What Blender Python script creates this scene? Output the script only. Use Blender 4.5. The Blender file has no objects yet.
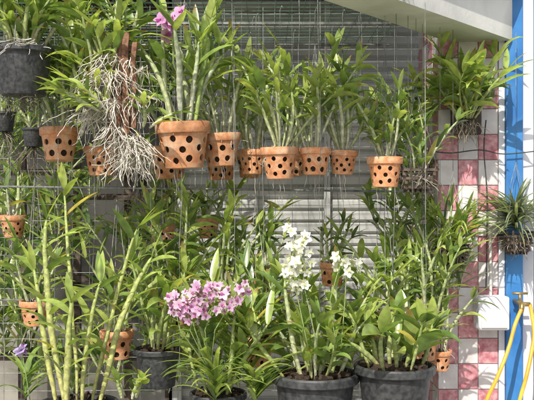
import bpy, bmesh, math, random
from mathutils import Vector, Matrix, noise
R=random.Random(11)
S=0.0035
CAMH=1.5; D=3.0
def W(u,v,y=0.0):
    "world position of a thing standing in the vertical plane at depth y (survey of the place)"
    k=(D+y)/D
    return Vector(((u-267)*S*k, y, CAMH+(200-v)*S*k))
scene=bpy.context.scene
col=scene.collection
# ---------------------------------------------------------------- materials
def newmat(name):
    m=bpy.data.materials.new(name); m.use_nodes=True
    nt=m.node_tree; b=nt.nodes['Principled BSDF']
    return m,nt,b
def N(nt,t,**kw):
    n=nt.nodes.new(t)
    for k,v in kw.items(): setattr(n,k,v)
    return n
def noisemix(nt,b,c1,c2,scale=20,detail=6,lo=.35,hi=.65,bump=0,bscale=None,coord='Object',dist=0.004):
    tc=N(nt,'ShaderNodeTexCoord'); no=N(nt,'ShaderNodeTexNoise'); no.inputs['Scale'].default_value=scale; no.inputs['Detail'].default_value=detail
    nt.links.new(tc.outputs[coord],no.inputs['Vector'])
    cr=N(nt,'ShaderNodeValToRGB'); cr.color_ramp.elements[0].position=lo; cr.color_ramp.elements[1].position=hi
    cr.color_ramp.elements[0].color=(*c1,1); cr.color_ramp.elements[1].color=(*c2,1)
    nt.links.new(no.outputs['Fac'],cr.inputs['Fac']); nt.links.new(cr.outputs['Color'],b.inputs['Base Color'])
    if bump:
        n2=N(nt,'ShaderNodeTexNoise'); n2.inputs['Scale'].default_value=bscale or scale*3; n2.inputs['Detail'].default_value=5
        nt.links.new(tc.outputs[coord],n2.inputs['Vector'])
        bp=N(nt,'ShaderNodeBump'); bp.inputs['Strength'].default_value=bump; bp.inputs['Distance'].default_value=dist
        nt.links.new(n2.outputs['Fac'],bp.inputs['Height']); nt.links.new(bp.outputs['Normal'],b.inputs['Normal'])
    return cr
def simple(name,c1,c2,rough=.6,scale=20,bump=0,metal=0,**kw):
    m,nt,b=newmat(name); noisemix(nt,b,c1,c2,scale=scale,bump=bump,**kw)
    b.inputs['Roughness'].default_value=rough; b.inputs['Metallic'].default_value=metal
    return m
def attrmat(name,trans,rough,bscale=60,bump=.2,lo=.7,hi=1.2,spec=.5):
    m,nt,b=newmat(name)
    at=N(nt,'ShaderNodeAttribute'); at.attribute_name='tint'
    tc=N(nt,'ShaderNodeTexCoord'); no=N(nt,'ShaderNodeTexNoise'); no.inputs['Scale'].default_value=bscale; no.inputs['Detail'].default_value=1.5
    nt.links.new(tc.outputs['Object'],no.inputs['Vector'])
    mr=N(nt,'ShaderNodeMapRange'); mr.inputs['From Min'].default_value=.3; mr.inputs['From Max'].default_value=.7
    mr.inputs['To Min'].default_value=lo; mr.inputs['To Max'].default_value=hi
    nt.links.new(no.outputs['Fac'],mr.inputs['Value'])
    mx=N(nt,'ShaderNodeVectorMath',operation='MULTIPLY')
    nt.links.new(at.outputs['Color'],mx.inputs[0]); nt.links.new(mr.outputs['Result'],mx.inputs[1])
    nt.links.new(mx.outputs[0],b.inputs['Base Color']); b.inputs['Roughness'].default_value=rough
    b.inputs['Specular IOR Level'].default_value=spec
    if bump:
        bp=N(nt,'ShaderNodeBump'); bp.inputs['Strength'].default_value=bump; bp.inputs['Distance'].default_value=.002
        nt.links.new(no.outputs['Fac'],bp.inputs['Height']); nt.links.new(bp.outputs['Normal'],b.inputs['Normal'])
    if trans>0:
        tr=N(nt,'ShaderNodeBsdfTranslucent'); ms=N(nt,'ShaderNodeMixShader'); ms.inputs[0].default_value=trans
        br=N(nt,'ShaderNodeVectorMath',operation='MULTIPLY'); br.inputs[1].default_value=(1.7,1.75,.9)
        nt.links.new(mx.outputs[0],br.inputs[0]); nt.links.new(br.outputs[0],tr.inputs['Color'])
        out=nt.nodes['Material Output']
        nt.links.new(b.outputs[0],ms.inputs[1]); nt.links.new(tr.outputs[0],ms.inputs[2]); nt.links.new(ms.outputs[0],out.inputs['Surface'])
    return m
M_leaf=attrmat('leaf',.36,.33,bscale=35,bump=0,spec=.75)
M_stem=attrmat('cane_and_root',0,.55,bscale=120,bump=.4,lo=.75,hi=1.15)
M_petal=attrmat('petal',.3,.6,bscale=80,bump=0,lo=.9,hi=1.1)
PM=[M_leaf,M_stem,M_petal]
def terracotta():
    m,nt,b=newmat('terracotta')
    cr=noisemix(nt,b,(.52,.19,.075),(.78,.38,.18),scale=5,detail=8,lo=.3,hi=.72,bump=.25,bscale=60,dist=.02)
    oi=N(nt,'ShaderNodeObjectInfo'); mr=N(nt,'ShaderNodeMapRange'); mr.inputs['To Min'].default_value=.78; mr.inputs['To Max'].default_value=1.1
    nt.links.new(oi.outputs['Random'],mr.inputs['Value'])
    mx=N(nt,'ShaderNodeVectorMath',operation='MULTIPLY'); nt.links.new(cr.outputs['Color'],mx.inputs[0]); nt.links.new(mr.outputs['Result'],mx.inputs[1])
    tc=N(nt,'ShaderNodeTexCoord'); n3=N(nt,'ShaderNodeTexNoise'); n3.noise_dimensions='4D'; n3.inputs['Scale'].default_value=1.6; n3.inputs['Detail'].default_value=9; n3.inputs['Roughness'].default_value=.65
    ml=N(nt,'ShaderNodeMath',operation='MULTIPLY'); ml.inputs[1].default_value=40
    nt.links.new(oi.outputs['Random'],ml.inputs[0]); nt.links.new(ml.outputs[0],n3.inputs['W'])
    nt.links.new(tc.outputs['Object'],n3.inputs['Vector'])
    r3=N(nt,'ShaderNodeValToRGB'); r3.color_ramp.elements[0].position=.47; r3.color_ramp.elements[1].position=.68; r3.color_ramp.elements[1].color=(.7,.7,.7,1)
    nt.links.new(n3.outputs['Fac'],r3.inputs['Fac'])
    mix=N(nt,'ShaderNodeMixRGB'); mix.inputs[2].default_value=(.74,.56,.38,1)
    nt.links.new(r3.outputs['Color'],mix.inputs[0]); nt.links.new(mx.outputs[0],mix.inputs[1])
    r4=N(nt,'ShaderNodeValToRGB'); r4.color_ramp.elements[0].position=.32; r4.color_ramp.elements[1].position=.44; r4.color_ramp.elements[0].color=(.55,.55,.55,1); r4.color_ramp.elements[1].color=(0,0,0,1)
    nt.links.new(n3.outputs['Fac'],r4.inputs['Fac'])
    mix2=N(nt,'ShaderNodeMixRGB'); mix2.inputs[2].default_value=(.17,.12,.055,1)
    nt.links.new(r4.outputs['Color'],mix2.inputs[0]); nt.links.new(mix.outputs[0],mix2.inputs[1]); nt.links.new(mix2.outputs[0],b.inputs['Base Color'])
    b.inputs['Roughness'].default_value=.85
    return m
M_clay=terracotta()
M_black=simple('black_plastic',(.022,.023,.025),(.07,.072,.072),rough=.5,scale=7,bump=.1)
M_bark=simple('potting_bark',(.02,.012,.008),(.10,.06,.035),rough=.9,scale=60,bump=.8)
M_wood=simple('weathered_wood',(.12,.055,.03),(.36,.19,.12),rough=.9,scale=40,bump=.8)
M_darkwood=simple('dark_wood',(.04,.03,.024),(.14,.105,.08),rough=.9,scale=30,bump=.6)
M_wire=simple('galvanised_wire',(.16,.16,.15),(.36,.36,.34),rough=.45,metal=.4,scale=40)
M_gwire=simple('green_wire',(.05,.11,.07),(.12,.2,.14),rough=.5,scale=40)
M_conc=simple('painted_concrete',(.52,.52,.47),(.76,.75,.69),rough=.85,scale=4,bump=.25,bscale=70,detail=10)
M_soffit=simple('soffit_paint',(.50,.51,.38),(.70,.70,.56),rough=.85,scale=5,bump=.2,bscale=60,detail=10)
M_white=simple('white_paint',(.58,.59,.63),(.78,.79,.82),rough=.6,scale=5,detail=9)
M_blue=simple('blue_paint',(.025,.15,.42),(.06,.25,.57),rough=.45,scale=7,detail=9)
M_yellow=simple('orange_hose',(.62,.30,.03),(.80,.46,.06),rough=.45,scale=14)
M_shutter=simple('grey_shutter',(.36,.365,.35),(.58,.58,.55),rough=.6,scale=3,detail=10)
M_brownwall=simple('stained_wall',(.09,.085,.07),(.36,.34,.29),rough=.9,scale=3,bump=.3)
M_ground=simple('concrete_ground',(.24,.23,.21),(.36,.35,.32),rough=.9,scale=6,bump=.3)
M_roof=simple('added_roof_sheet',(.14,.15,.14),(.28,.29,.28),rough=.7,scale=5)
M_tp=simple('pink_tile',(.44,.14,.17),(.68,.37,.39),rough=.35,scale=45,detail=9)
M_tw=simple('white_tile',(.58,.52,.51),(.80,.77,.76),rough=.35,scale=12,detail=9)
M_grout=simple('grout',(.36,.33,.31),(.48,.45,.42),rough=.9,scale=30)
M_brass=simple('brass',(.35,.24,.1),(.5,.36,.16),rough=.4,metal=.8)
# ---------------------------------------------------------------- builder
class B:
    def __init__(s): s.v=[];s.f=[];s.c=[];s.m=[]
    def add(s,vs,fs,c,mi=0):
        o=len(s.v); s.v+=[tuple(v) for v in vs]
        if isinstance(c,list): s.c+=c
        else: s.c+=[c]*len(vs)
        for f in fs: s.f.append(tuple(i+o for i in f)); s.m.append(mi)
    def obj(s,name,mats,parent=None,smooth=True,loc=None):
        me=bpy.data.meshes.new(name)
        L=Vector(loc) if loc is not None else (Vector(parent.location) if parent else Vector((0,0,0)))
        me.from_pydata([(a-L.x,b-L.y,c-L.z) for a,b,c in s.v],[],s.f)
        for m in mats: me.materials.append(m)
        me.polygons.foreach_set('material_index',[min(i,len(mats)-1) for i in s.m])
        me.polygons.foreach_set('use_smooth',[smooth]*len(s.f))
        at=me.attributes.new('tint','FLOAT_COLOR','POINT')
        fl=[]
        for c in s.c: fl+=[c[0],c[1],c[2],1]
        at.data.foreach_set('color',fl)
        me.update()
        o=bpy.data.objects.new(name,me); col.objects.link(o)
        if parent: o.parent=parent
        else: o.location=L
        return o
def empty(name,loc):
    e=bpy.data.objects.new(name,None); e.empty_display_size=.05; e.location=loc; col.objects.link(e); return e
W0=(1,1,1)
def tube(b,pts,rad,c=W0,mi=0,n=6,cap=True):
    pts=[Vector(p) for p in pts]; m=len(pts)
    if not hasattr(rad,'__len__'): rad=[rad]*m
    vs=[];fs=[];cs=[]
    prev=None
    for i,p in enumerate(pts):
        t=(pts[min(i+1,m-1)]-pts[max(i-1,0)])
        if t.length<1e-9: t=Vector((0,0,1))
        t.normalize()
        if prev is None: a=t.orthogonal().normalized()
        else:
            a=prev-t*prev.dot(t)
            if a.length<1e-6: a=t.orthogonal()
            a.normalize()
        prev=a; q=t.cross(a)
        for j in range(n):
            th=2*math.pi*j/n
            vs.append(p+(a*math.cos(th)+q*math.sin(th))*rad[i])
            cs.append(c[i] if isinstance(c,list) else c)
    for i in range(m-1):
        for j in range(n):
            fs.append((i*n+j,i*n+(j+1)%n,(i+1)*n+(j+1)%n,(i+1)*n+j))
    if cap:
        fs.append(tuple(range(n-1,-1,-1))); fs.append(tuple((m-1)*n+j for j in range(n)))
    b.add(vs,fs,cs,mi)
def box(b,lo,hi,c=W0,mi=0):
    x0,y0,z0=lo;x1,y1,z1=hi
    v=[(x0,y0,z0),(x1,y0,z0),(x1,y1,z0),(x0,y1,z0),(x0,y0,z1),(x1,y0,z1),(x1,y1,z1),(x0,y1,z1)]
    b.add(v,[(3,2,1,0),(4,5,6,7),(0,1,5,4),(1,2,6,5),(2,3,7,6),(3,0,4,7)],c,mi)
def bevel(o,w=.004,seg=2):
    m=o.modifiers.new('bevel','BEVEL'); m.width=w; m.segments=seg; m.limit_method='ANGLE'
def mulc(c,k): return (c[0]*k,c[1]*k,c[2]*k)
def leaf(b,p,d,L,w,droop=.6,c=(.1,.2,.05),mi=0,fold=.25,n=6,prof=.8,twist=0,side=None):
    p=Vector(p); d=Vector(d).normalized()
    if side is None:
        side=d.cross(Vector((0,0,1)))
        if side.length<.15: side=Vector((math.cos(twist*9),math.sin(twist*9),0))
    side=Vector(side).normalized()
    if twist: side=Matrix.Rotation(twist,3,d)@side
    vs=[];fs=[];cs=[]; step=L/n
    tip=(.34,.24,.08) if (mi==0 and R.random()<.12) else None
    for i in range(n+1):
        t=i/n
        ww=w*.5*(math.sin(math.pi*min(1,(t*.93+.05))**prof)**.8) if t<1 else w*.03
        up=side.cross(d).normalized()
        e=side*ww
        lift=up*ww*fold
        vs+= [p-e+lift,p,p+e+lift]
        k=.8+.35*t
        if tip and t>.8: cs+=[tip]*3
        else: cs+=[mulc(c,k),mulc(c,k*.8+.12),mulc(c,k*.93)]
        if i<n:
            p=p+d*step
            d=(d+Vector((0,0,-1))*droop*step/L*(.5+t)*1.3).normalized()
            side=(side-d*side.dot(d)).normalized()
    for i in range(n):
        a=i*3
        fs+=[(a,a+1,a+4,a+3),(a+1,a+2,a+5,a+4)]
    b.add(vs,fs,cs,mi)
G_YEL=(.48,.56,.15); G_MID=(.24,.35,.085); G_DRK=(.07,.14,.042)
CANE=(.44,.48,.19); CANEP=(.66,.66,.47); ROOT=(.66,.62,.54)
def lerp(a,b,t): return tuple(a[i]*(1-t)+b[i]*t for i in range(3))
def green(bright=.5,var=.42):
    t=min(1,max(0,bright+R.uniform(-var,var)))
    if t<.5: c=lerp(G_DRK,G_MID,t*2)
    else: c=lerp(G_MID,G_YEL,t*2-1)
    if R.random()<.012: c=(.5,.42,.08)
    return mulc(c,R.uniform(.85,1.15))
def cane(b,p,d,L,r,c=CANE,curve=None,nodes=8,bend=.4,fat=.65):
    "pseudobulb with nodes; returns path points and directions"
    p=Vector(p);d=Vector(d).normalized()
    curve=Vector(curve) if curve is not None else Vector((R.uniform(-1,1),R.uniform(-.6,.6),0))*bend
    n=nodes*3; pts=[];rad=[];cs=[];dirs=[]
    for i in range(n+1):
        t=i/n
        pts.append(p.copy());dirs.append(d.copy())
        rr=r*(.45+fat*math.sin(math.pi*min(1,t*.9+.08)))
        nodal=(i%3==0)
        rad.append(rr*(1.12 if nodal else .97)*(1 if t<1 else .4))
        cc=lerp(c,lerp(c,G_MID,.7),t*.9)
        cs.append(mulc(cc,.72 if nodal else 1.0))
        p=p+d*(L/n); d=(d+curve*(1.6/n)+Vector((R.uniform(-1,1),R.uniform(-1,1),0))*.035).normalized()
    tube(b,pts,rad,cs,1,n=7)
    return pts,dirs
def dendro(b,base,nc=5,H=.35,spread=.35,lL=.12,lW=.028,r=.0055,c=CANEP,br=.6,lean=(0,0,0),start=.4,dens=1.0,droop=.8,R0=.04,hv=.5,ln=6):
    base=Vector(base)
    for k in range(nc):
        a=2*math.pi*(k+R.random()*.7)/nc
        off=Vector((math.cos(a),math.sin(a),0))
        d=Vector((0,0,1))+off*spread*R.uniform(.3,1.25)+Vector(lean)
        h=H*R.uniform(1-hv,1.08)
        nd=max(6,int(h/.028))
        pts,dirs=cane(b,base+off*R0*R.uniform(.2,1),d,h,r*R.uniform(.7,1.2),lerp(c,CANE,R.random()*.7),nodes=nd)
        az=R.uniform(0,math.pi)
        sv=Vector((math.cos(az),math.sin(az)*.8,0)); sg=1
        n=len(pts)
        stp=max(1,int(round(3/dens)))
        st=start if R.random()>.15 else .8
        i0=int(n*st*R.uniform(.7,1.2))
        for i in range(i0,n,stp):
            sg=-sg
            if R.random()<.12: continue
            s2=(sv*sg+Vector((R.uniform(-.5,.5),R.uniform(-.5,.5),0)))
            dd=dirs[i]*R.uniform(.45,1.0)+s2*R.uniform(.5,.9)
            t=i/n
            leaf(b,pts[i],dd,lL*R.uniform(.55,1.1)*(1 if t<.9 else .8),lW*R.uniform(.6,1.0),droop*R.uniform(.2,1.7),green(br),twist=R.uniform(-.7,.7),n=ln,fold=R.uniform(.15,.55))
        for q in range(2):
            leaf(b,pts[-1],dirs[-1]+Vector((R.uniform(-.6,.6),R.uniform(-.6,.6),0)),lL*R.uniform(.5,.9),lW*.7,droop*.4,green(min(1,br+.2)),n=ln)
def roots(b,base,n=12,L=.12,spread=.6,r=.0018,down=1.0,c=ROOT,R0=.03):
    for k in range(n):
        p=Vector(base)+Vector((R.uniform(-1,1),R.uniform(-1,1),R.uniform(-.2,.2)))*R0
        d=Vector((R.uniform(-1,1)*spread,R.uniform(-1,1)*spread,-down*R.uniform(.2,1)))
        d.normalize(); pts=[];l=L*R.uniform(.5,1.3);m=9
        for i in range(m):
            pts.append(p.copy()); p=p+d*(l/m)
            d=(d+Vector((R.uniform(-.5,.5),R.uniform(-.5,.5),R.uniform(-.6,.3)*down))).normalized()
        tube(b,pts,[r*R.uniform(.7,1.3)*(1-.4*i/m) for i in range(m)],mulc(c,R.uniform(.5,1.15)),1,n=4)
def strap(b,base,n=16,L=.3,w=.022,br=.5,spread=1.0,droop=1.1,H=.1,plane=None,cc=None,lift=(.6,1.4)):
    "vanda / grass-like fan of strap leaves"
    for k in range(n):
        t=k/n
        if plane is not None: a=plane+(math.pi if k%2 else 0)+R.uniform(-.35,.35)
        else: a=R.uniform(0,2*math.pi)
        d=Vector((math.cos(a)*spread,math.sin(a)*spread,R.uniform(*lift)))
        c=mulc(cc,R.uniform(.55,1.3)) if cc else green(br)
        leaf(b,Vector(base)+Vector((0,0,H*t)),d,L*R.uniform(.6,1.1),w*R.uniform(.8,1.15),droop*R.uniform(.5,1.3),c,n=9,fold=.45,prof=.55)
def flower(b,p,face,size,c,lip,w=.62):
    face=Vector(face).normalized(); a=face.orthogonal().normalized(); q=face.cross(a)
    r0=R.uniform(0,6.28)
    for k in range(5):
        th=r0+2*math.pi*k/5
        d=a*math.cos(th)+q*math.sin(th)+face*.25
        sd=face.cross(d)
        leaf(b,p,d,size*.5*R.uniform(.9,1.1),size*w*.5*(1.25 if k in(1,4) else .85),.15,mulc(c,R.uniform(.85,1.1)),2,fold=-.15,n=4,prof=1.0,side=sd)
    th=r0+math.pi*.93
    d=a*math.cos(th)+q*math.sin(th)+face*1.1
    leaf(b,Vector(p)+face*.002,d,size*.36,size*.28,.3,lip,2,fold=.8,n=4,side=face.cross(d))
    tube(b,[Vector(p),Vector(p)+face*size*.12],[size*.05,size*.035],mulc(lip,1.0),2,n=5)
def spray(b,pts,n,size,c,lip,spreadr=.03,face=(0,-1,.1),t0=.25):
    pts=[Vector(p) for p in pts]
    fine=[]
    for i in range(len(pts)-1):
        for k in range(4): fine.append(pts[i].lerp(pts[i+1],k/4))
    fine.append(pts[-1]); tube(b,fine,.0018,(.25,.32,.12),1,n=5)
    for k in range(n):
        t=t0+(1-t0)*k/n
        f=t*(len(fine)-1); i=min(int(f),len(fine)-2)
        p=fine[i].lerp(fine[i+1],f-i)
        off=Vector((R.uniform(-1,1),R.uniform(-1,.6),R.uniform(-1,1)))*spreadr
        tube(b,[p,p+off],.0009,(.3,.3,.15),1,n=4)
        fc=Vector(face)+off.normalized()*1.0
        flower(b,p+off,fc,size*R.uniform(.7,1.15),lerp(mulc(c,R.uniform(.8,1.1)),(.80,.70,.77) if c[0]>c[1]*1.2 else c,R.random()*.6),lip)
# ---------------------------------------------------------------- pots
def lathe(prof,n=48):
    bm=bmesh.new(); rings=[]
    for r,z in prof:
        if r<=1e-6: rings.append([bm.verts.new((0,0,z))])
        else: rings.append([bm.verts.new((r*math.cos(2*math.pi*j/n),r*math.sin(2*math.pi*j/n),z)) for j in range(n)])
    for a,c in zip(rings,rings[1:]):
        for j in range(n):
            k=(j+1)%n
            if len(a)==1 and len(c)==1: continue
            if len(a)==1: bm.faces.new((a[0],c[k],c[j]))
            elif len(c)==1: bm.faces.new((a[j],a[k],c[0]))
            else: bm.faces.new((a[j],a[k],c[k],c[j]))
    bmesh.ops.recalc_face_normals(bm,faces=bm.faces)
    return bm
def claymesh(idx,rows,nh,hr):
    prof=[(0,0),(.66,0),(.69,.03),(.90,1.26),(.985,1.29),(1.0,1.33),(1.01,1.62),(.985,1.67),(.93,1.68),(.885,1.64),(.84,1.28),(.60,.09),(0,.09)]
    bm=lathe(prof); me=bpy.data.meshes.new('pot_raw'); bm.to_mesh(me); bm.free()
    o=bpy.data.objects.new('pot_raw',me); col.objects.link(o)
    cb=bmesh.new()
    for ri,z in enumerate(rows):
        for j in range(nh):
            th=2*math.pi*(j+.5*(ri%2))/nh+R.uniform(-.07,.07)
            mt=Matrix.Rotation(th,4,'Z')@Matrix.Translation((.78,0,z+R.uniform(-.05,.05)))@Matrix.Rotation(math.pi/2,4,'Y')
            bmesh.ops.create_cone(cb,cap_ends=True,segments=14,radius1=hr*R.uniform(.85,1.12),radius2=hr,depth=.6,matrix=mt)
    cm=bpy.data.meshes.new('cut'); cb.to_mesh(cm); cb.free()
    co=bpy.data.objects.new('cut',cm); col.objects.link(co)
    md=o.modifiers.new('b','BOOLEAN'); md.object=co; md.operation='DIFFERENCE'; md.solver='EXACT'
    dg=bpy.context.evaluated_depsgraph_get()
    m2=bpy.data.meshes.new_from_object(o.evaluated_get(dg)); m2.name='clay_pot_mesh_%d'%idx
    bpy.data.objects.remove(o); bpy.data.objects.remove(co)
    m2.materials.clear(); m2.materials.append(M_clay)
    try: m2.set_sharp_from_angle(angle=math.radians(35))
    except Exception: pass
    m2.polygons.foreach_set('use_smooth',[True]*len(m2.polygons))
    return m2
CL=[claymesh(0,[.32,.68,1.04],8,.125),claymesh(1,[.36,.92],8,.16),claymesh(2,[.34,.64,1.0],8,.12)]
def blackmesh():
    prof=[(0,0),(.72,0),(.74,.03),(.90,1.35),(.93,1.38),(1.0,1.40),(1.03,1.43),(1.03,1.58),(1.0,1.62),(.94,1.62),(.91,1.55),(.88,1.35),(.70,.06),(0,.06)]
    bm=lathe(prof,56); me=bpy.data.meshes.new('black_pot_mesh'); bm.to_mesh(me); bm.free()
    me.materials.append(M_black); me.polygons.foreach_set('use_smooth',[True]*len(me.polygons))
    try: me.set_sharp_from_angle(angle=math.radians(32))
    except Exception: pass
    return me
BM=blackmesh()
def fill_mesh():
    b=B(); n=20
    vs=[];fs=[]
    for r,z in [(.56,.11),(.80,1.25),(.84,1.45)]:
        for j in range(n): vs.append((r*math.cos(2*math.pi*j/n),r*math.sin(2*math.pi*j/n),z))
    for i in range(2):
        for j in range(n): fs.append((i*n+j,i*n+(j+1)%n,(i+1)*n+(j+1)%n,(i+1)*n+j))
    fs.append(tuple(2*n+j for j in range(n))); fs.append(tuple(range(n-1,-1,-1)))
    b.add(vs,fs,W0)
    for k in range(90):
        a=R.uniform(0,6.28); rr=.78*math.sqrt(R.random()); z=1.47+R.uniform(0,.12)
        c=Vector((rr*math.cos(a),rr*math.sin(a),z)); s=R.uniform(.05,.13)
        m=Matrix.Rotation(R.uniform(0,3),3,Vector((R.random(),R.random(),R.random())).normalized())
        bx=B(); box(bx,(-s,-s*.6,-s*.4),(s,s*.6,s*.4))
        b.add([c+m@Vector(v) for v in bx.v],bx.f,W0)
    me=bpy.data.meshes.new('bark_fill'); me.from_pydata(b.v,[],b.f); me.materials.append(M_bark); return me
FM=fill_mesh()
def inst(me,name,parent,scale,rot=0,tilt=0):
    o=bpy.data.objects.new(name,me); col.objects.link(o); o.parent=parent; o.scale=(scale,)*3; o.rotation_euler=(tilt,tilt*.6,rot); return o
def hang(b,center,rr,top,ztop=2.2,n=3):
    ap=Vector(top)
    for k in range(n):
        a=2*math.pi*k/n+.5
        p=Vector(center)+Vector((math.cos(a)*rr,math.sin(a)*rr,0))
        tube(b,[p-Vector((0,0,.012)),p,ap],.0011,n=4)
    tube(b,[ap,(ap.x,ap.y,ztop-.01),(ap.x+.006,ap.y,ztop+.006),(ap.x+.012,ap.y,ztop-.006)],.0012,n=4)
RACKZ=2.17
def claypot(u0,u1,vtop,y,plant=None,me=0,name='hanging_orchid_in_clay_pot',hh=.36,tilt=None,wires=True):
    if tilt is None: tilt=R.uniform(-.06,.06)
    k=(D+y)/D; r=(u1-u0)*.5*S*k
    rim=W((u0+u1)/2,vtop,y); base=rim-Vector((0,0,1.68*r))
    e=empty(name,base)
    inst(CL[me%3],'clay_pot',e,r,R.uniform(0,6),tilt); inst(FM,'bark_fill',e,r*.98,R.uniform(0,6),tilt)
    if wires:
        b=B(); hang(b,rim-Vector((0,0,.04*r)),r*.97,rim+Vector((0,0,hh)),RACKZ); b.obj('hanger_wire',[M_wire],e)
    b=B(); o=rim-Vector((0,0,.12*r))
    if plant: plant(b,o,r)
    roots(b,o+Vector((0,0,.01)),n=14,L=.09,R0=r*.5,r=.0016)
    # thin roots hanging from the drainage holes in the base
    for q in range(R.randint(3,7)):
        a=R.uniform(0,6.28); p=base+Vector((math.cos(a),math.sin(a),0))*r*R.uniform(.2,.6)+Vector((0,0,.01)); pts=[]
        L=R.uniform(.03,.11)
        for i in range(7):
            pts.append(p.copy()); p=p+Vector((R.uniform(-.35,.35),R.uniform(-.35,.35),-1))*L/6
        tube(b,pts,[.0013*(1-.6*i/7) for i in range(7)],mulc(ROOT,R.uniform(.45,1.0)),1,n=4)
    b.obj('orchid_plant',PM,e)
    return e
def blackpot(u0,u1,vtop,y,plant,name='orchid_in_black_plastic_pot',wires=False):
    k=(D+y)/D; r=(u1-u0)*.5*S*k
    rim=W((u0+u1)/2,vtop,y); base=rim-Vector((0,0,1.62*r))
    e=empty(name,base); inst(BM,'plastic_pot',e,r,R.uniform(0,6)); inst(FM,'bark_fill',e,r*1.02,R.uniform(0,6))
    if wires:
        b=B(); hang(b,rim,r*1.0,rim+Vector((0,0,.42)),RACKZ+.3); b.obj('hanger_wire',[M_wire],e)
    b=B(); plant(b,rim-Vector((0,0,.1*r)),r); b.obj('orchid_plant',PM,e)
    return e
def P(**kw):
    return lambda b,o,r: dendro(b,o,R0=r*.6,**kw)
PURP=(.66,.38,.63); LIPP=(.50,.16,.40); WHT=(.84,.84,.83); LIPW=(.76,.76,.50)
# ================================================================ top row of pots
def pA(b,o,r):
    dendro(b,o,nc=10,H=.36,spread=.32,lL=.15,lW=.038,r=.008,c=(.68,.68,.56),br=.62,start=.62,dens=.8,R0=r*.6,droop=.5,hv=.35)
    pts,dr=cane(b,o+Vector((.04,-.03,0)),(.10,0,1),.48,.010,(.34,.44,.13),curve=(.02,0,0))
    for i in range(8,len(pts),2): leaf(b,pts[i],dr[i]+Vector((R.uniform(-.35,.35),-.1,0)),.13,.036,.1,green(.7),fold=.6)
    hub=W(173,32,-.20)
    tube(b,[o,o+Vector((0,-.04,.12)),hub+Vector((.0,.01,-.1)),hub],.003,(.26,.34,.12),1)
    for q in range(6):
        f=W(172+R.uniform(-11,9),25+R.uniform(-13,12),-.21+R.uniform(-.02,.02)); tube(b,[hub,f],.0016,(.3,.35,.15),1)
        flower(b,f,(R.uniform(-.9,.9),-1,R.uniform(-.4,.8)),.056,lerp((.52,.20,.48),(.66,.42,.64),R.random()),(.40,.06,.30),w=.7)
claypot(157,212,122,-.05,pA,0,hh=.42)
TOP=dict(r=.0058,start=.48)
claypot(203,242,133,.05,P(nc=8,H=.36,spread=.35,lL=.14,lW=.032,br=.65,**TOP),1)
claypot(205,238,152,.35,P(nc=4,H=.22,spread=.3,lL=.1,lW=.024,br=.45),2)
claypot(238,267,150,.15,P(nc=7,H=.33,spread=.35,lL=.12,lW=.028,br=.55,**TOP),2)
claypot(261,299,147,-.02,P(nc=11,H=.34,spread=.55,lL=.125,lW=.03,br=.68,**TOP),0)
claypot(299,331,148,.0,P(nc=10,H=.37,spread=.38,lL=.125,lW=.03,br=.7,**TOP),1)
claypot(328,357,150,.04,P(nc=9,H=.33,spread=.55,lL=.12,lW=.028,br=.65,**TOP),2)
claypot(367,403,157,.0,P(nc=10,H=.28,spread=.4,lL=.10,lW=.026,br=.58,r=.005,start=.3),0)
claypot(40,79,128,.1,P(nc=9,H=.26,spread=.5,lL=.12,lW=.03,br=.55,start=.3),1)
claypot(84,119,146,.22,P(nc=4,H=.2,spread=.4,lL=.11,lW=.026,br=.4),0)
claypot(150,189,146,.25,P(nc=5,H=.26,spread=.3,lL=.12,lW=.03,br=.4),2)
claypot(281,306,155,.4,P(nc=5,H=.25,spread=.35,lL=.11,lW=.026,br=.4),1)
claypot(236,262,156,.45,P(nc=4,H=.25,spread=.35,lL=.11,lW=.026,br=.4),0)
def pBL(b,o,r):
    dendro(b,o,nc=14,H=.16,spread=.5,lL=.11,lW=.028,r=.007,c=(.55,.50,.34),br=.5,start=.5,R0=r*.7)
    dendro(b,o,nc=8,H=.26,spread=.4,lL=.15,lW=.036,r=.006,c=CANE,br=.6,start=.4,R0=r*.6)
    roots(b,o+Vector((0,0,.02)),n=70,L=.10,R0=r*.8,down=.2)
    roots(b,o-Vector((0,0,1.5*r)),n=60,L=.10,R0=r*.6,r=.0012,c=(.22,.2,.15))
blackpot(-6,53,48,-.1,pBL,wires=True,name='hanging_orchid_in_black_plastic_pot')
for (u0,u1,v,y) in [(22,45,128,.3),(-8,16,112,.45),(130,150,170,.5)]:
    k=(D+y)/D; r=(u1-u0)*.5*S*k; rim=W((u0+u1)/2,v,y); e=empty('hanging_dark_plastic_pot',rim-Vector((0,0,1.62*r)))
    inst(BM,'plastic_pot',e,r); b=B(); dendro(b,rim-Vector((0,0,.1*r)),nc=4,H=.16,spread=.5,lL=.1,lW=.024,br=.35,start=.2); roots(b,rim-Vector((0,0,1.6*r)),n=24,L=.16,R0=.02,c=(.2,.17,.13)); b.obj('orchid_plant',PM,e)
    b=B(); hang(b,rim,r,rim+Vector((0,0,.25)),RACKZ); b.obj('hanger_wire',[M_wire],e)
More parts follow.
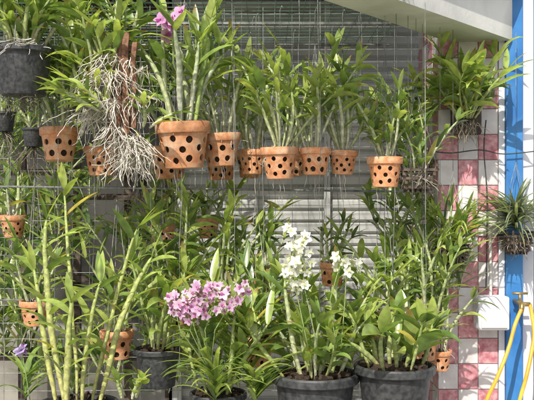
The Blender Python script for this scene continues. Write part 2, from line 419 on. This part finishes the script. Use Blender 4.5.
def basket(u,v,y,w,hgt,plant,name='orchid_in_wooden_basket',wires=True):
    p=W(u,v,y); e=empty(name,p-Vector((0,0,hgt))); b=B()
    n=6
    for i in range(n):
        z=p.z-hgt+hgt*i/(n-1); s=w*.5*(.62+.38*i/(n-1)); t=.0045
        if i%2==0:
            for sg in(-1,1): box(b,(p.x-s-.012,y+sg*s-t,z-t),(p.x+s+.012,y+sg*s+t,z+t))
        else:
            for sg in(-1,1): box(b,(p.x+sg*s-t,y-s-.012,z-t),(p.x+sg*s+t,y+s+.012,z+t))
    for i in range(5): box(b,(p.x-w*.31+i*w*.14,y-w*.3,p.z-hgt-.018),(p.x-w*.31+i*w*.14+.008,y+w*.3,p.z-hgt-.007))
    for sx in range(-2,3):
        tube(b,[(p.x+sx*w*.16,y-w*.33,p.z-hgt-.008),(p.x+sx*w*.25,y-w*.52,p.z+.006)],.004,n=5)
    b.obj('basket_slats',[M_darkwood],e,smooth=False)
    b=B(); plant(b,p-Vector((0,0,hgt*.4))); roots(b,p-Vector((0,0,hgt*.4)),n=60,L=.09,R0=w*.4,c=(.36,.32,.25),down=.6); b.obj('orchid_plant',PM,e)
    if wires:
        b=B()
        for sx in(-1,1):
            for sy in(-1,1): tube(b,[p+Vector((sx*w*.5,sy*w*.5,-.01)),p+Vector((0,0,.28))],.001,n=4)
        tube(b,[p+Vector((0,0,.28)),(p.x,p.y,RACKZ)],.0012,n=4); b.obj('hanger_wire',[M_wire],e)
basket(416,166,.05,.125,.075,lambda b,o:dendro(b,o,nc=8,H=.24,spread=.45,lL=.11,lW=.026,r=.0045,br=.45,start=.2))
basket(453,245,.25,.10,.06,lambda b,o:(strap(b,o,n=44,L=.26,w=.012,br=.5,droop=1.3),dendro(b,o,nc=4,H=.22,spread=.3,lL=.12,lW=.02,br=.55)),name='hanging_grassy_orchid_basket')
# ---- bark mounted orchid with mass of roots
e=empty('bark_mounted_orchid',W(124,80,-.1))
b=B()
def plank(u,v0,v1,w,t,yy,lean):
    "rough split slab of wood"
    p0=W(u,v1,yy); p1=W(u+lean,v0,yy); m=12; vs=[];fs=[]
    for i in range(m+1):
        c=p0.lerp(p1,i/m); q=[]
        for (sx,sy) in [(-1,-1),(0,-1.25),(1,-1),(1,1),(-1,1)]:
            nn=noise.noise(Vector((sx*2+u,sy*2,i*.9)))
            q.append(c+Vector((sx*w*(1+.28*nn)+.003*math.sin(i*1.1+u),sy*t*(1+.3*nn),.004*nn)))
        vs+=q
    for i in range(m):
        for j in range(5): fs.append((i*5+j,i*5+(j+1)%5,(i+1)*5+(j+1)%5,(i+1)*5+j))
    fs.append((4,3,2,1,0)); fs.append(tuple(m*5+j for j in range(5)))
    b.add(vs,fs,W0)
plank(119,38,126,.0075,.008,-.13,2); plank(126,33,134,.010,.009,-.135,0); plank(133,42,128,.008,.008,-.13,1); plank(111,60,140,.007,.007,-.11,3)
for v in (48,78,110): box(b,(W(114,v,-.11).x,-.118,W(0,v,-.11).z-.006),(W(138,v,-.11).x,-.108,W(0,v,-.11).z+.006))
b.obj('slatted_wood_mount',[M_wood],e,False)
b=B()
for (u,v,n,L) in [(108,55,34,.14),(112,72,44,.14),(98,78,26,.12),(112,100,44,.16),(130,137,60,.16),(118,128,36,.16),(140,150,36,.14),(126,162,26,.13),(92,112,14,.12),(138,95,20,.12),(138,66,14,.10),(127,60,14,.10),(125,100,20,.10),(128,84,12,.08)]:
    roots(b,W(u,v,-.14),n=n,L=L,R0=.034,spread=.8,r=.0019,c=(.70,.64,.54),down=.8)
dendro(b,W(104,62,-.12),nc=7,H=.24,spread=.6,lL=.14,lW=.032,r=.0055,br=.65,start=.3,c=CANE)
dendro(b,W(122,42,-.06),nc=6,H=.20,spread=.6,lL=.13,lW=.032,r=.006,br=.55,start=.2)
dendro(b,W(104,112,-.15),nc=6,H=.18,spread=.9,lL=.13,lW=.03,r=.005,br=.7,start=.2,lean=(-.8,-.2,-.3))
dendro(b,W(140,128,-.13),nc=3,H=.12,spread=.9,lL=.11,lW=.028,r=.005,br=.65,start=.2,lean=(.2,-.2,-.1))
b.obj('orchid_plant',PM,e)
b=B(); tube(b,[W(126,34,-.135),(W(126,34,-.135).x,-.135,RACKZ+.25)],.0015); b.obj('hanger_wire',[M_wire],e)
e=empty('hanging_leafy_orchid',W(72,70,0)); b=B()
dendro(b,W(68,108,.05),nc=8,H=.26,spread=.4,lL=.15,lW=.034,r=.0055,br=.6,start=.3)
dendro(b,W(88,98,-.05),nc=6,H=.3,spread=.5,lL=.14,lW=.034,r=.0055,br=.65,start=.3)
roots(b,W(92,102,-.05),n=40,L=.16)
b.obj('orchid_plant',PM,e); b=B(); tube(b,[W(92,102,-.05),(W(92,102,-.05).x,-.05,RACKZ)],.0014); b.obj('hanger_wire',[M_wire],e)
# ================================================================ lower display
def tall(b,o,r):
    for (dx,dy,h,cu) in [(-.10,-.03,.62,(.10,0,0)),(-.02,.02,.74,(-.04,0,0)),(.20,.0,.52,(.16,0,0)),(.06,-.04,.42,(.1,0,0)),(-.2,.0,.46,(-.05,0,0)),(.12,.02,.60,(.05,0,0)),(-.05,-.08,.36,(.2,0,0))]:
        pts,dr=cane(b,o+Vector((dx*.35,dy,0)),(dx,dy,1),h,R.uniform(.0065,.0105),(.56,.55,.20),curve=cu,nodes=int(h/.036))
        sg=1; n=len(pts)
        for i in range(int(n*.32),n,3):
            sg=-sg
            if R.random()<.15: continue
            leaf(b,pts[i],dr[i]*.7+Vector((sg*R.uniform(.4,.95),R.uniform(-.6,.3),0)),.125*R.uniform(.7,1.2),.031*R.uniform(.8,1.15),R.uniform(.2,1.3),green(.68),twist=R.uniform(-.6,.6))
        for q in range(2): leaf(b,pts[-1],dr[-1]+Vector((R.uniform(-.5,.5),0,0)),.1,.026,.1,green(.85))
blackpot(38,118,402,-.18,tall,name='tall_cane_orchid_in_black_pot')
def p2(b,o,r):
    dendro(b,o,nc=8,H=.36,spread=.38,lL=.14,lW=.036,r=.0065,c=CANE,br=.62,start=.3,R0=r*.6)
blackpot(134,181,348,-.02,p2)
def p3(b,o,r):
    dendro(b,o,nc=10,H=.42,spread=.42,lL=.16,lW=.038,r=.007,c=CANE,br=.66,start=.3,R0=r*.7)
    strap(b,o+Vector((.10,-.02,.03)),n=26,L=.34,w=.024,br=.6,droop=1.0,H=.24,plane=.2)
    hub=o+Vector((-.02,-.1,.1))
    for tt in [[(180,330),(176,312),(182,294)],[(190,330),(196,306),(205,286)],[(205,330),(214,304),(226,284)],[(215,330),(228,308),(241,286)],[(195,330),(190,312),(192,298)]]:
        spray(b,[hub]+[W(u,v,-.27) for u,v in tt],19,.038,PURP,LIPP,.034,t0=.62)
blackpot(190,246,392,-.1,p3,name='purple_flowering_orchid_in_pot')
def p4(b,o,r):
    dendro(b,o,nc=15,H=.33,spread=.45,lL=.145,lW=.034,r=.0075,c=CANEP,br=.64,start=.35,R0=r*.75)
    dendro(b,o,nc=8,H=.24,spread=.85,lL=.13,lW=.036,r=.006,c=CANE,br=.7,start=.3,R0=r*.75)
    for tt in [[(-.1,-.5,.4),(296,290),(290,262),(296,232)],[(0,-.5,.4),(305,290),(304,268),(304,238)],[(.2,-.5,.4),(330,300),(338,272),(344,258)],[(.25,-.5,.4),(345,300),(346,280),(354,252)]]:
        pts=[o+Vector(tt[0])*.3]+[W(u,v,-.24) for u,v in tt[1:]]
        spray(b,pts,16 if tt[1][0]<320 else 5,.044,WHT,LIPW,.034,t0=.45 if tt[1][0]<320 else .8)
blackpot(272,358,372,-.1,p4,name='white_flowering_orchid_in_black_pot')
def p5(b,o,r):
    dendro(b,o,nc=9,H=.20,spread=.8,lL=.15,lW=.062,r=.007,c=CANE,br=.58,start=.3,R0=r*.7,droop=.9)
    dendro(b,o,nc=7,H=.28,spread=.4,lL=.13,lW=.046,r=.007,c=CANE,br=.55,start=.4,R0=r*.7)
blackpot(355,434,364,-.12,p5,name='broad_leaf_orchid_in_black_pot')
def tier(u0,u1,v,y,f,nm='orchid_in_clay_pot'):
    claypot(u0,u1,v,y,f,R.randint(0,2),name=nm,hh=.5,wires=True)
tier(160,192,300,.15,P(nc=8,H=.36,spread=.4,lL=.14,lW=.034,br=.6,start=.2))
tier(206,240,285,.2,P(nc=9,H=.36,spread=.4,lL=.14,lW=.032,br=.6,start=.2))
tier(250,278,268,.25,P(nc=6,H=.2,spread=.35,lL=.11,lW=.024,br=.4,start=.25))
tier(318,346,262,.3,P(nc=5,H=.16,spread=.5,lL=.10,lW=.024,br=.4,start=.25))
tier(238,274,335,.1,P(nc=8,H=.26,spread=.45,lL=.14,lW=.034,br=.55,start=.25))
tier(368,400,310,.12,P(nc=8,H=.30,spread=.4,lL=.14,lW=.03,br=.55,start=.25))
tier(405,440,330,.15,P(nc=10,H=.46,spread=.3,lL=.12,lW=.024,br=.65,start=.15))
tier(428,452,350,.2,P(nc=7,H=.40,spread=.3,lL=.12,lW=.024,br=.55,start=.15))
tier(100,134,330,.2,P(nc=8,H=.30,spread=.4,lL=.14,lW=.03,br=.45,start=.25))
tier(20,50,300,.3,P(nc=8,H=.28,spread=.5,lL=.13,lW=.03,br=.45,start=.2))
tier(150,176,225,.5,P(nc=6,H=.2,spread=.5,lL=.11,lW=.026,br=.4,start=.2))
tier(196,220,218,.6,P(nc=5,H=.12,spread=.5,lL=.10,lW=.022,br=.4,start=.2))
tier(0,26,215,.5,P(nc=5,H=.2,spread=.5,lL=.12,lW=.026,br=.4,start=.2))
e=empty('small_purple_orchid',W(22,395,-.1)); b=B(); spray(b,[W(30,400,-.2),W(26,375,-.22),W(21,346,-.22)],2,.06,(.42,.32,.66),(.3,.1,.4),.008,t0=.9); strap(b,W(25,400,-.05),n=14,L=.2,w=.02,br=.5); b.obj('orchid_plant',PM,e)
e=empty('small_grassy_orchid',W(215,398,-.15)); b=B(); strap(b,W(215,402,-.2),n=30,L=.2,w=.016,br=.6); strap(b,W(255,402,-.18),n=22,L=.19,w=.018,br=.6); dendro(b,W(128,398,-.2),nc=3,H=.08,spread=.3,lL=.06,lW=.04,br=.8); b.obj('orchid_plant',PM,e)
# ================================================================ wall plants, right
e=empty('wall_mounted_orchid',W(468,118,.4)); b=B()
dendro(b,W(466,118,.38),nc=13,H=.28,spread=.9,lL=.17,lW=.038,r=.0055,c=CANE,br=.6,start=.2,lean=(.0,-.35,0),droop=1.1)
dendro(b,W(460,112,.36),nc=5,H=.16,spread=1.0,lL=.15,lW=.034,r=.0055,c=CANE,br=.62,start=.3,lean=(-.3,-.3,0),droop=1.3)
roots(b,W(466,122,.4),n=40,L=.11,R0=.04,c=(.4,.34,.25))
b.obj('orchid_plant',PM,e); b=B(); q=W(466,120,.44); box(b,(q.x-.06,q.y-.02,q.z-.06),(q.x+.06,q.y+.02,q.z+.06)); o=b.obj('wood_mount',[M_darkwood],e,False); bevel(o,.01)
GREY=(.26,.30,.19)
basket(516,232,.42,.11,.07,lambda b,o:(strap(b,o+Vector((0,0,.04)),n=80,L=.27,w=.012,cc=GREY,droop=.7,spread=1.3,lift=(.1,1.6)),strap(b,o+Vector((0,0,.03)),n=60,L=.21,w=.011,cc=GREY,droop=1.0,spread=1.8,lift=(-.3,.8))),name='grassy_orchid_in_hanging_basket')
e=empty('wall_climbing_orchid',W(440,300,.35)); b=B()
dendro(b,W(432,300,.3),nc=9,H=.36,spread=.35,lL=.14,lW=.022,r=.0045,br=.5,start=.1)
dendro(b,W(456,290,.33),nc=4,H=.3,spread=.3,lL=.14,lW=.02,r=.0045,br=.45,start=.1)
b.obj('orchid_plant',PM,e)
# ================================================================ background planting
def mass(name,n,u0,u1,v0,v1,y0,y1,br,lL=.13,lW=.032):
    e=empty(name,W((u0+u1)/2,(v0+v1)/2,(y0+y1)/2)); b=B()
    for k in range(n):
        dendro(b,W(R.uniform(u0,u1),R.uniform(v0,v1),R.uniform(y0,y1)),nc=4,H=.2,spread=.6,lL=lL,lW=lW,r=.004,br=br,start=.15,ln=4)
    b.obj('foliage',PM,e)
mass('background_shrub',24,-40,130,210,400,.55,.95,.45)
mass('background_shrub',9,150,260,310,400,.5,.8,.45)
mass('background_shrub',8,290,430,320,400,.5,.8,.45)
mass('background_shrub',11,-40,140,60,200,.6,1.0,.42)
mass('background_shrub',4,395,425,120,170,.5,.7,.42)
mass('background_shrub',5,380,435,210,300,.5,.7,.45)
mass('background_shrub',3,150,220,60,110,.6,.9,.42)
mass('background_shrub',4,130,210,230,290,.7,.9,.45)
# ================================================================ structure
b=B(); b.add([(-60,-60,0),(60,-60,0),(60,60,0),(-60,60,0)],[(0,1,2,3)],W0); b.obj('ground',[M_ground])
e=empty('roller_shutter_wall',(0,1.25,0)); b=B()
x0,x1=-.42,1.0; z=0
prof=[]
while z<2.9:
    prof+=[(1.25,z),(1.232,z+.012),(1.232,z+.045),(1.25,z+.055)]; z+=.058
vs=[];fs=[]
for (y,z) in prof: vs+=[(x0,y,z),(x1,y,z)]
for i in range(len(prof)-1): fs.append((2*i,2*i+1,2*i+3,2*i+2))
b.add(vs,fs,W0); b.obj('slats',[M_shutter],e,False)
b=B(); box(b,(x0-.06,1.2,0),(x0,1.3,2.9)); box(b,(.28,1.2,0),(.31,1.231,2.9)); b.obj('guide_rail',[M_shutter],e,False)
b=B(); box(b,(-2.2,1.9,0),(-.48,2.0,3.0)); b.obj('stained_rear_wall',[M_brownwall],smooth=False)
e=empty('wooden_lattice_shelf',(-.9,1.2,0)); b=B()
for x in [-1.5,-1.22,-.95,-.7,-.5]: box(b,(x,1.2,0),(x+.035,1.23,2.6))
for z in [.35,.75,1.1,1.5,1.62,1.95,2.2,2.4]: box(b,(-1.6,1.165,z),(-.45,1.198,z+.03))
for z in [.78,1.53]:
    box(b,(-1.6,1.0,z-.03),(-.45,1.16,z-.008))
b.obj('slats',[M_darkwood],e,False)
e=empty('added_shade_roof',(0,1.2,2.6)); b=B(); vs=[];fs=[]; n=120  # roof added overhead to keep the sun off the rear walls
for i in range(n+1):
    x=-2.2+2.9*i/n; z=2.60+.012*math.sin(i*1.3)
    vs+=[(x,.26,z),(x,2.4,z+.15)]
for i in range(n): fs.append((2*i,2*i+2,2*i+3,2*i+1))
b.add(vs,fs,W0); b.obj('added_roof_sheet',[M_roof],e)
b=B()
for y in (.34,.98,1.6): box(b,(-2.2,y,2.52),(.7,y+.04,2.575))
b.obj('purlins',[M_darkwood],e,False)
e=empty('overhead_wire_rack',(0,.2,RACKZ)); b=B()
for i in range(15): 
    y=-.2+i*.06; tube(b,[(-1.15,y,RACKZ),(.5,y,RACKZ)],.0016,n=4)
for i in range(33):
    x=-1.12+i*.05; tube(b,[(x,-.22,RACKZ+.003),(x,.66,RACKZ+.003)],.0012,n=4)
b.obj('mesh_wires',[M_gwire],e)
b=B()
for y in(-.22,.22,.66): tube(b,[(-1.2,y,RACKZ-.008),(.52,y,RACKZ-.008)],.006,n=8)
for x in (-.98,-.3,.45):
    for y in(.35,.66): tube(b,[(x,y,RACKZ),(x,y,2.62)],.002,n=5)
b.obj('rack_rails',[M_wire],e)
e=empty('wire_trellis_panel',(0,.55,1.5)); b=B()
for i in range(30):
    x=-1.3+i*.0702
    pts=[(x+R.uniform(-.005,.005),.55+R.uniform(-.004,.004),.5+j*.25) for j in range(9)]
    tube(b,pts,.0011,n=4)
z=.5
while z<2.5:
    dz=R.uniform(-.006,.006)
    tube(b,[(-1.35+j*.26,.553+R.uniform(-.004,.004),z+dz*j/8+R.uniform(-.003,.003)) for j in range(9)],.0013,n=4); z+=.0702 if z<1.6 else .05
b.obj('wires',[M_wire],e)
e=empty('hanging_drop_wires',(0,0,2)); b=B()
for (u,v0,v1,y) in [(231,0,160,-.1),(234,180,330,-.05),(318,-10,230,-.02),(320,150,365,-.1),(396,60,300,-.03),(408,100,200,0),(150,180,385,-.05),(263,180,390,-.02),(181,200,400,-.1),(425,240,380,-.1),(300,0,120,.1),(360,0,130,.1),(50,0,200,.1),(205,30,150,.1),(58,200,380,0),(95,190,330,.1)]:
    p=W(u,v0,y);q=W(u+R.uniform(-6,6),v1,y); pts=[p.lerp(q,t/5)+Vector((R.uniform(-.004,.004),0,0)) for t in range(6)]
    p0=Vector((p.x,p.y,max(p.z,RACKZ))); tube(b,[p0]+pts,.0012,n=4)
b.obj('wires',[M_wire],e)
e=empty('metal_display_rail',(0,.1,1.4)); b=B()
tube(b,[W(-40,186,.3),W(435,192,.3)],.004,n=8); tube(b,[W(-40,300,.4),W(435,300,.4)],.004,n=8)
b.obj('rails',[M_wire],e)
e=empty('display_bench',(0,0,.6)); b=B(); ZB=.60
for i in range(60): x=-1.05+i*.03; tube(b,[(x,-.4,ZB),(x,.4,ZB)],.002,n=4)
for y in (-.4,0,.4): box(b,(-1.08,y-.012,ZB-.03),(.75,y+.012,ZB-.003))
for x in (-1.05,.7):
    for y in(-.4,.4): box(b,(x,y-.015,0),(x+.03,y+.015,ZB-.032))
b.obj('bench_frame',[M_darkwood],e,False)
e=empty('tiled_pillar',(0,.5,0)); PX0=W(438,0,.5).x; PX1=W(498,0,.5).x; PYF=.5; PYB=.95
b=B(); box(b,(PX0+.004,PYF+.004,0),(PX1,PYB,2.9)); b.obj('core',[M_grout],e,False)
b=B(); nx=3; tw=(PX1-PX0)/nx; th=.104; nz=int(2.9/th)
for j in range(nz):
    for i in range(nx):
        pink=(i+j)%2==0
        g=.0014; dy=R.uniform(-.0008,.0008)
        box(b,(PX0+i*tw+g,PYF-.003+dy,j*th+g),(PX0+(i+1)*tw-g,PYF+.006,(j+1)*th-g),W0,0 if pink else 1)
    for i in range(4):
        pink=(i+j)%2==1; tw2=(PYB-PYF)/4
        box(b,(PX0-.001,PYF+i*tw2+g+.007,j*th+g),(PX0+.006,PYF+(i+1)*tw2-g,(j+1)*th-g),W0,0 if pink else 1)
o=b.obj('tiles',[M_tp,M_tw],e,False); bevel(o,.0012,1)
b=B(); xa=PX1+.001; xb=W(504,0,.5).x; box(b,(xa,.49,0),(xb,.95,2.9)); b.obj('white_pilaster',[M_white],smooth=False)
e=empty('blue_door_frame',(xb,.5,0)); b=B(); xc=W(521,0,.5).x; box(b,(xb+.002,.47,0),(xc,.9,2.9)); o=b.obj('frame_post',[M_blue],e,False); bevel(o,.004)
b=B(); box(b,(xc+.001,.50,0),(xc+.05,.55,2.9)); box(b,(xc+.07,.52,0),(xc+.9,.56,2.9)); o=b.obj('door_panel',[M_white],e,False)
e=empty('concrete_canopy_beam',(.5,.3,2.145)); b=B()
inn0=Vector((-.14,-.66,0)); inn1=Vector((.80,.575,0)); out0=Vector((.045,-.70,0)); out1=Vector((.99,.46,0)); z0=2.145; z1=2.33
vs=[inn0,out0,out1,inn1]; V=[(p.x,p.y,z0) for p in vs]+[(p.x,p.y,z1) for p in vs]
b.add(V,[(3,2,1,0)],W0,1); b.add(V,[(0,1,5,4),(1,2,6,5),(2,3,7,6),(3,0,4,7),(4,5,6,7)],W0,0); b.obj('beam',[M_conc,M_soffit],e,False)
b=B(); V=[(out0.x+.001,out0.y-.001,z1+.002),(out0.x+.03,out0.y-.03,z1+.002),(out1.x+.03,out1.y-.03,z1+.002),(out1.x,out1.y,z1+.002)]
V=V+[(a,c,d+.12) for a,c,d in V]
b.add(V,[(3,2,1,0),(0,1,5,4),(1,2,6,5),(2,3,7,6),(3,0,4,7),(4,5,6,7)],W0,0); b.obj('top_moulding',[M_white],e,False)
e=empty('white_electrical_box',W(489,311,.45)); b=B(); p0=W(474,328,.47);p1=W(505,295,.47); box(b,(p0.x,.40,p0.z),(p1.x,.487,p1.z)); o=b.obj('case',[M_white],e,False); bevel(o,.008,3)
b=B(); box(b,(p0.x+.012,.394,p0.z+.012),(p1.x-.012,.399,p0.z+.06)); tube(b,[((p0.x+p1.x)/2,.45,p1.z),((p0.x+p1.x)/2,.46,p1.z+.25)],.006); o=b.obj('cover_and_conduit',[M_conc],e,False)
e=empty('garden_tap',W(520,303,.4)); b=B(); c0=W(520,303,.4)
tube(b,[c0+Vector((0,.1,0)),c0,c0+Vector((0,-.03,0)),c0+Vector((-.01,-.05,-.03))],[.01,.012,.012,.009],n=12)
tube(b,[c0,c0+Vector((0,0,.035))],.006,n=8); tube(b,[c0+Vector((-.03,0,.038)),c0+Vector((.03,0,.038))],.005,n=8)
tube(b,[c0+Vector((.0,0,-.005)),c0+Vector((.04,0,-.005))],.009,n=8)
b.obj('tap_body',[M_brass],e)
def bez(pts,n=12):
    P_=[Vector(p) for p in pts]; out=[]
    P_=[P_[0]]+P_+[P_[-1]]
    for i in range(1,len(P_)-2):
        for k in range(n):
            t=k/n;a,b_,c,d=P_[i-1],P_[i],P_[i+1],P_[i+2]
            out.append(.5*((2*b_)+(c-a)*t+(2*a-5*b_+4*c-d)*t*t+(3*b_-a-3*c+d)*t**3))
    out.append(P_[-2]); return out
e=empty('yellow_garden_hose',W(516,320,.36)); b=B()
tube(b,bez([c0+Vector((-.01,-.05,-.02)),W(515,325,.33),W(508,350,.3),W(497,378,.25),W(484,408,.15),W(470,470,.0)]),.0075,n=10)
tube(b,bez([c0+Vector((.04,0,-.005)),W(534,330,.33),W(532,350,.3),W(526,378,.25),W(518,408,.15),W(505,480,.0)]),.0075,n=10)
b.obj('hose',[M_yellow],e)
e=empty('wall_cable',W(490,150,.48)); b=B()
tube(b,bez([W(425,150,.46),W(450,153,.46),W(480,150,.46),W(505,154,.45),W(545,150,.45)]),.0025,n=6)
tube(b,bez([W(486,120,.46),W(484,150,.46),W(487,200,.46),W(486,290,.46)]),.0025,n=6)
b.obj('cable',[M_black],e)
# ================================================================ camera, light
cam=bpy.data.cameras.new('camera'); co=bpy.data.objects.new('camera',cam); col.objects.link(co)
co.location=(0,-D,CAMH); co.rotation_euler=(math.pi/2,0,0); cam.lens=36*D/(534*S); cam.clip_end=300; cam.clip_start=.05
scene.camera=co
EL=math.radians(46); AZ=math.radians(-20)
sd=Vector((math.sin(AZ)*math.cos(EL),-math.cos(AZ)*math.cos(EL),math.sin(EL)))
sun=bpy.data.lights.new('sun','SUN'); sun.energy=5; sun.angle=math.radians(.6); sun.color=(1,.96,.88)
so=bpy.data.objects.new('sun',sun); col.objects.link(so); so.rotation_euler=sd.to_track_quat('Z','Y').to_euler(); so.location=(0,-4,6)
w=bpy.data.worlds.new('World'); scene.world=w; w.use_nodes=True; nt=w.node_tree
bg=nt.nodes['Background']; sk=nt.nodes.new('ShaderNodeTexSky'); sk.sky_type='NISHITA'; sk.sun_disc=False
sk.sun_elevation=EL; sk.sun_rotation=math.atan2(sd.x,sd.y); sk.dust_density=3
nt.links.new(sk.outputs[0],bg.inputs[0]); bg.inputs[1].default_value=.15
scene.view_settings.view_transform='Standard'; scene.view_settings.look='None'; scene.view_settings.exposure=0
